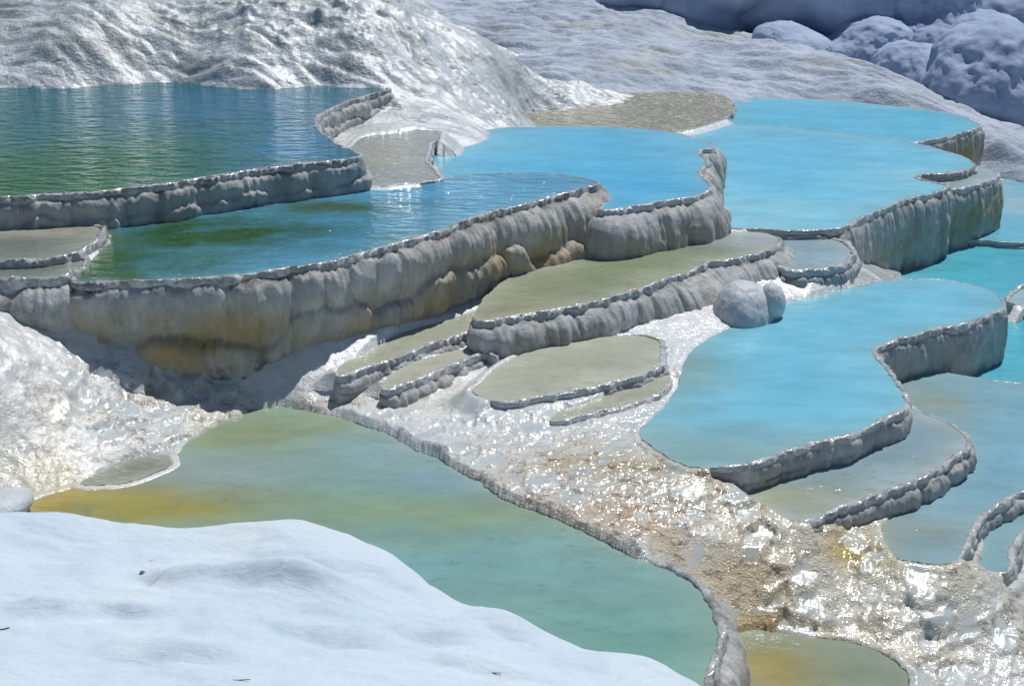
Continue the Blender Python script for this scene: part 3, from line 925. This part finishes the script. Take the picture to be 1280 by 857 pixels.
# ------------------------------------------------------------------ hills
def hill(name, ctrl, rows, u, mat, label, detail):
    f = rbf(ctrl)
    X, Y = fan(rows, u)
    Z = f(X, Y) + detail(X, Y)
    o = mesh_obj(name, np.stack([X, Y, Z], -1).reshape(-1, 3), gridfaces(*X.shape), M[mat])
    return structure(o, label, 'hill')


def P3(x, y, Y):
    return tuple(atY(x, y, Y))


h1 = [tuple(at(x, y, z)) for x, y, z in [(-200, 117, 1.64), (0, 108, 1.65), (120, 106, 1.65), (240, 103, 1.65), (400, 106, 1.65), (490, 109, 1.63), (510, 128, 1.46), (535, 150, 1.34), (585, 160, 1.24),
                                         (610, 158, 1.08), (650, 140, .72), (690, 121, .66), (740, 116, .64)]]
h1 += [P3(100, 50, 19.3), P3(300, 50, 19.3), P3(450, 55, 19.3), P3(560, 90, 19.9), P3(520, 60, 19.9), P3(640, 100, 21.6),
       P3(-100, 0, 20.6), P3(0, 0, 20.6), P3(200, 0, 20.6), P3(400, 0, 20.5), P3(480, 2, 20.9), P3(540, 36, 21.3), P3(640, 68, 22.3), P3(700, 102, 23.2),
       (-1.2, 25, .5), (.6, 25.5, .3), (2.2, 26, .3), (-2.6, 25, 1.5), (-9, 26, 5.3), (-5.5, 26, 4.9), (-3.6, 26, 3.4), (-14, 26, 5.4),
       (-7, 16.5, 1.1), (-4, 16.8, 1.1), (-2.3, 16.8, 1.2), (-1.0, 16.5, 1.0), (.4, 17, .6), (1.6, 19, .2), (-12, 17, 1.4), (3.4, 23, .2)]


def det1(X, Y):
    # runnels follow the fall of the slope, down to the right
    a = X * .8 - Y * .35
    b = X * .35 + Y * .8
    r = .15 * fbm(b * 1.9, a * .45, 4, 4) + .08 * np.abs(perlin(b * 5.5, a * 1.6, 9)) + .03 * fbm(X * 5, Y * 5, 2, 3)
    rocks = np.exp(-(((X + 2.6) / 2.2) ** 2 + ((Y - 20.2) / .9) ** 2))
    r += rocks * .16 * np.maximum(0, fbm(X * 3.2, Y * 3.2, 7, 3)) * 2
    return r * sm(17.2, 18.6, Y)


hill('hill', h1, np.concatenate([np.linspace(16.6, 23.5, 420), np.linspace(23.6, 27, 40)]), np.linspace(-.62, .16, 620), 'hill_wet',
     'wet glittering white hillside above the dark rippled pool', det1)

h2 = [tuple(at(x, y, z)) for x, y, z in [(600, 125, .5), (690, 122, .62), (800, 119, .62), (900, 121, .6), (1000, 121, .57), (1100, 128, .55), (1190, 141, .5), (1225, 160, .3), (1240, 190, .1), (1280, 200, .06), (1330, 204, .06), (1258, 229, -.27), (1330, 227, -.27), (1420, 222, -.2)]]
h2 += [P3(760, 60, 26), P3(900, 82, 25.3), P3(1000, 92, 24.6), P3(1100, 110, 23.6), P3(640, 75, 26.6), P3(560, 45, 28.5), P3(1250, 170, 21.5),
       P3(480, 6, 31), P3(600, 3, 31), P3(700, 0, 30.6), P3(790, 8, 30), P3(870, 42, 28.2), P3(940, 44, 27.6), P3(990, 52, 27), P3(1040, 66, 26.3), P3(1100, 82, 25.5), P3(1150, 107, 24.5), P3(1200, 137, 23.2), P3(1240, 165, 22.6), P3(1320, 180, 22.3),
       (-3, 34, 1.4), (1, 34, 1.2), (4, 33, .8), (7, 31, .3), (9, 29, -.1), (9.6, 26.6, -.4), (11, 25.5, -.5), (14, 24.5, -.5), (16, 30, -.6), (2, 21, .3), (5, 20.5, .2), (7.2, 18.0, -.6), (-4, 27, 1.0), (12, 18.5, -.6)]


def det2(X, Y):
    a = X * .75 - Y * .45
    b = X * .45 + Y * .75
    return (-.10 + .16 * fbm(b * 1.1, a * .6, 14, 4) + .17 * (np.abs(perlin(b * 2.1, a * .6, 19)) - .12) + .06 * (np.abs(perlin(b * 5.5, a * 1.4, 29)) - .1) + .05 * fbm(X * 3.5, Y * 3.5, 3, 4)) * sm(18.4, 22, Y)


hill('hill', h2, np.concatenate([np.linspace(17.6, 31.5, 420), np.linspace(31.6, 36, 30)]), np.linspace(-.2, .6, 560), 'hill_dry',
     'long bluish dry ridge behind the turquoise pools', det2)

h3 = [(-10, 33, .0), (0, 33, .2), (8, 33, -.5), (16, 30, -1.0), (24, 32, -1), (-20, 33, 3), (-20, 46, 9), (0, 46, 7.0), (12, 44, 6.5), (24, 44, 6.5), (0, 38, 3.0), (10, 37, 2.6), (18, 37, 2.4), (-10, 38, 3.5), (26, 38, 3), (0, 60, 10), (30, 60, 9), (-30, 60, 12)]
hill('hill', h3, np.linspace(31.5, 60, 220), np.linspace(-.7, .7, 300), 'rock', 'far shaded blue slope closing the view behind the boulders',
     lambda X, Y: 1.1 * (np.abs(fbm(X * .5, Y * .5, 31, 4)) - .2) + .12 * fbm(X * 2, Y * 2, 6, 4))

# smooth white mound in front of the green pool
hm = []
for x, y, z in [(0, 652, .55), (120, 655, .5), (300, 662, .45), (385, 655, .45), (450, 678, .42), (520, 712, .38), (570, 751, .32), (640, 773, .32), (680, 800, .28), (780, 817, .26), (890, 865, .22)]:
    q = at(x, y, z)
    hm += [tuple(q), (q[0] + .05, q[1] + .14, q[2] - .14), (q[0] + .12, q[1] + .4, -.3), (q[0] + .2, q[1] + .85, -1.0)]
hm += [tuple(at(x, y, z)) for x, y, z in [(0, 740, .92), (0, 857, 1.30), (200, 740, .86), (200, 857, 1.2), (400, 740, .74), (400, 857, 1.1), (560, 800, .62), (600, 857, .86), (760, 857, .54), (300, 700, .64),
                                         (-300, 740, 1.1), (-300, 900, 1.6), (500, 760, .58), (-200, 640, .6), (100, 690, .72), (640, 810, .5)]]
hm += [(-6, 8.8, -.3), (-8, 6, 1.6), (-2, 3.2, 2.2), (2, 3.2, 1.7), (-4.5, 9.6, -.6), (2.6, 6, -.6), (2.2, 4.2, .6), (3.4, 4.4, -.6)]


def build_mound():
    f = rbf(hm)
    gx, gy = np.meshgrid(np.linspace(-6.5, 3.2, 560), np.linspace(3.4, 9.8, 420))
    z = f(gx, gy)
    z += .10 * fbm(gx * 1.1, gy * 1.5, 41, 3) + .03 * fbm(gx * 2.6, gy * 4.2, 44, 3) + .004 * fbm(gx * 12, gy * 14, 47, 3)
    for px, py, zz, rx, ry, a in [(178, 716, .8, .12, .12, -.05), (270, 725, .75, .35, .14, .05), (375, 735, .72, .3, .16, .06), (385, 715, .7, .2, .12, -.05), (148, 765, .95, .18, .1, -.04),
                                  (90, 750, .98, .4, .15, .04), (645, 790, .4, .25, .2, .05), (530, 800, .62, .2, .1, -.035), (600, 822, .75, .4, .12, .04), (240, 810, 1.1, .5, .14, .05), (420, 790, .85, .4, .12, -.04)]:
        z += 2.4 * a * gauss_at(gx, gy, px, py, zz, rx, ry)
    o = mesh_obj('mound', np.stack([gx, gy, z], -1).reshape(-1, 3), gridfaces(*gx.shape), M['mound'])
    structure(o, 'smooth dry white travertine mound filling the near corner', 'mound')
    return f


mound_f = build_mound()


# ------------------------------------------------------------------ rocks
def ico(sub):
    import bmesh
    bm = bmesh.new()
    bmesh.ops.create_icosphere(bm, subdivisions=sub, radius=1)
    V = np.array([v.co[:] for v in bm.verts])
    Fq = np.array([[v.index for v in f.verts] for f in bm.faces])
    bm.free()
    return V, Fq


ICO = {6: ico(6), 7: None}


def rock(name, px, py, Y, rx, ry, depth, label, cat, group, mat='rock', lump=.22, seed=0, freq=1.6, flat=None, rot=0.0):
    c = atY(px, py, Y)
    k = Y / F
    V, Fq = ICO[6]
    a = np.array([rx * k, depth, ry * k])
    q = V * freq + seed * 3.7
    rs = np.random.RandomState(seed + 100)
    r = np.full(len(V), .62)
    nl = int(5 + 26 * lump)
    for _ in range(nl):
        d = rs.normal(size=3)
        d /= np.linalg.norm(d)
        off = .32 + .28 * rs.rand()
        rad = .46 + .22 * rs.rand()
        b = V @ (d * off)
        disc = b * b - off * off + rad * rad
        t_ = np.where(disc > 0, b + np.sqrt(np.maximum(disc, 0)), .0)
        kk = 10.0                                   # soft union: rounded creases
        r = np.log(np.exp(kk * r) + np.exp(kk * t_)) / kk
    if lump < .15:
        r = .45 * r + .52
    run = fbm(V[:, 0] * 5 + seed, V[:, 1] * 5, V[:, 2] * 1.1 + .6 * V[:, 0], 5)
    r = r / np.percentile(r, 85) * (1 + (.04 + .35 * max(lump - .12, 0)) * run + .022 * fbm(q[:, 0] * 3, q[:, 1] * 3, q[:, 2] * 3, 5))
    W = V * r[:, None]
    if flat is not None:
        W[:, 2] = np.maximum(W[:, 2], -flat)
    W = W * a
    o = mesh_obj(name, W, Fq, M[mat])
    o.location = c
    o.rotation_euler[1] = rot
    tag(o, label, cat, group)
    return o


BG = 'rounded pale boulders on the shaded slope behind the ridge'
rock('boulder', 1010, 4, 30.5, 128, 78, 2.4, 'broad overhanging pale rock mass with a dark hollow at its end', 'boulder', BG, seed=1, lump=.16)
rock('boulder', 900, 0, 31.0, 84, 66, 2.0, 'smooth pale rock mass between the ridge-top hump and the broad overhanging rock', 'boulder', BG, seed=21, lump=.16)
rock('boulder', 800, -14, 31.5, 66, 52, 1.6, 'small smooth pale hump on the ridge top behind the end of the wet slope', 'boulder', BG, seed=2, lump=.16)
rock('boulder', 548, -12, 33, 70, 28, 1.4, 'far blue hump peeking over the ridge above the wet hillside', 'boulder', BG, seed=3, lump=.16)
rock('boulder', 1142, 96, 27.0, 84, 66, 1.5, 'medium rounded boulder with ribbed top behind the end of the ridge', 'boulder', BG, seed=4, lump=.3)
rock('boulder', 1238, 118, 25.9, 108, 84, 1.9, 'largest bulging boulder at the picture edge above the dark gap', 'boulder', BG, seed=5, lump=.3)
rock('boulder', 1255, 20, 30, 130, 84, 2.4, 'high shaded boulder in the top corner above the largest bulging boulder', 'boulder', BG, seed=6, lump=.28)
rock('boulder', 1150, 28, 29.5, 96, 76, 2.0, 'lumpy boulder between the overhanging rock and the top corner boulder', 'boulder', BG, seed=7, lump=.28)
rock('boulder', 985, 64, 28.0, 54, 38, 1.2, 'little pointed hump standing on the ridge crest below the overhanging rock', 'boulder', BG, seed=8, lump=.2)
rock('boulder', 1295, 178, 25.6, 70, 34, .9, 'low flat rock at the picture edge in the dark gap under a bulging boulder', 'boulder', BG, seed=9, lump=.25)

rock('boulder', 1072, 64, 28.6, 80, 46, 1.6, 'low rounded rock filling the hollow under the broad overhanging rock', 'boulder', BG, seed=31, lump=.28)
rock('boulder', 1192, 66, 28.4, 84, 58, 1.6, 'rounded rock wedged behind the medium and the largest boulders', 'boulder', BG, seed=32, lump=.3)

KG = 'rounded travertine knobs at the foot of the olive step pool'
rock('knob', 926, 404, 13.05, 44, 58, .42, 'round grey dome of travertine standing at the shore of the S-shaped pool', 'rock', KG, 'boulder', .10, 11, 1.2)
rock('knob', 962, 380, 13.1, 20, 30, .2, 'small knob beside the round grey dome at the pool shore', 'rock', KG, 'boulder', .12, 12, 1.2)
rock('knob', 904, 276, at(904, 287, .58)[1] + .1, 10, 20, .12, 'narrow grey knob at the foot of the azure pool wall', 'rock', None, 'boulder', .12, 14, 1.2)
rock('knob', 488, 165, at(488, 167, 1.28)[1] + .1, 24, 9, .22, 'white lump at the foot of the notched wall of the rippled pool', 'rock', None, 'boulder', .2, 15, 1.6)
rock('knob', 15, 275, at(15, 285, 1.30)[1] + .15, 40, 16, .3, 'grey lump against the dark wall above the wet shelf basin', 'rock', None, 'boulder', .22, 16, 1.6)
rock('knob', 8, 632, 9.0, 36, 22, .25, 'smooth grey rock between the green pool corner and the white mound', 'rock', None, 'boulder', .1, 17, 1.2)


# ------------------------------------------------------------------ debris on the mound
def ground_hit(px, py, f, lo=4.5, hi=9.5):
    for Y in np.linspace(lo, hi, 900):
        q = atY(px, py, Y)
        z = f(np.array([q[0]]), np.array([q[1]]))[0]
        if q[2] <= z + .02:
            return np.array([q[0], q[1], z])
    return atY(px, py, hi)


dg = bpy.context.evaluated_depsgraph_get()
dg.update()


def drop_on(px, py):
    d = ray(px, py)
    d = d / np.linalg.norm(d)
    hit = S.ray_cast(dg, (0, 0, H), tuple(d))
    return np.array(hit[1][:])


def twig(px, py, length, ang, label, rad=.003, bend=.15):
    c = drop_on(px, py)
    m, k = 9, 7
    t = np.linspace(-.5, .5, m)
    V = []
    for i, q in enumerate(t):
        x = q * length
        y = bend * length * (q * q) + .01 * length * math.sin(9 * q)
        rr = rad * (1 - .55 * abs(q + .1))
        for j in range(k):
            a = 2 * math.pi * j / k
            V.append((x, y + rr * math.cos(a), rr * math.sin(a) + rad * .8 + .01 * length * (1 + math.sin(5 * q))))
    Fq = []
    for i in range(m - 1):
        for j in range(k):
            Fq.append((i * k + j, i * k + (j + 1) % k, (i + 1) * k + (j + 1) % k, (i + 1) * k + j))
    o = mesh_obj('twig', V, Fq, M['twig'])
    o.location = c
    o.rotation_euler[2] = ang
    return tag(o, label, 'twig', 'dead twigs on the white mound')


twig(302, 850, .085, .05, 'thin straight dark twig at the bottom edge of the white mound')
twig(618, 841, .075, -.1, 'short reddish twig near the low end of the white mound')
twig(6, 786, .05, .4, 'stubby dark twig at the picture edge on the white mound', .004, .4)


def leaf(px, py, size, ang, label):
    c = drop_on(px, py)
    n = 12
    V = [(0, 0, .008)]
    top = []
    for i in range(n):
        a = 2 * math.pi * i / n
        r = size * (1 if i % (n // 2) else 1.35)
        top.append((r * math.cos(a), .45 * r * math.sin(a), .004 + .012 * math.sin(a) ** 2))
    V += top
    V += [(0, 0, .006)] + [(x, y, z - .0015) for x, y, z in top]
    Fq = []
    for i in range(n):
        j = (i + 1) % n
        Fq.append((0, 1 + i, 1 + j))
        Fq.append((n + 1, n + 2 + j, n + 2 + i))
        Fq.append((1 + i, n + 2 + i, n + 2 + j))
        Fq.append((1 + i, n + 2 + j, 1 + j))
    o = mesh_obj('dead_leaf', V, Fq, M['leaf'])
    o.location = c
    o.rotation_euler[2] = ang
    return tag(o, label, 'leaf')


leaf(178, 716, .017, .6, 'curled dark brown dead leaf lying in a hollow of the white mound')

# ------------------------------------------------------------------ light, sky, camera
SUN_EL, SUN_AZ = R(63), R(32)          # azimuth measured from the view direction (+Y) towards +X
w = bpy.data.worlds.new('World')
S.world = w
w.use_nodes = True
nt = w.node_tree
sky = nt.nodes.new('ShaderNodeTexSky')
sky.sky_type = 'NISHITA'
sky.sun_disc = False
sky.sun_elevation = SUN_EL
sky.sun_rotation = SUN_AZ
sky.altitude = 300
sky.air_density = 1.0
sky.dust_density = .3
sky.ozone_density = 5.0
nt.links.new(sky.outputs[0], nt.nodes['Background'].inputs[0])
nt.nodes['Background'].inputs[1].default_value = .05

sl = bpy.data.lights.new('sun', 'SUN')
sl.energy = 3.75
sl.angle = R(.53)
sl.color = (1.0, .98, .95)
so = bpy.data.objects.new('sun', sl)
COL.objects.link(so)
from mathutils import Vector
dirv = Vector((math.sin(SUN_AZ) * math.cos(SUN_EL), math.cos(SUN_AZ) * math.cos(SUN_EL), math.sin(SUN_EL)))
so.rotation_euler = dirv.to_track_quat('Z', 'Y').to_euler()
so.location = dirv * 60

cam = bpy.data.cameras.new('camera')
co = bpy.data.objects.new('camera', cam)
COL.objects.link(co)
cam.sensor_fit = 'HORIZONTAL'
cam.angle = HFOV
cam.clip_end = 1000
cam.clip_start = .1
co.location = (0, 0, H)
co.rotation_euler = (math.pi / 2 - PITCH, 0, 0)
S.camera = co

S.view_settings.view_transform = 'Standard'
S.view_settings.look = 'None'
S.view_settings.exposure = 0
S.view_settings.gamma = 1
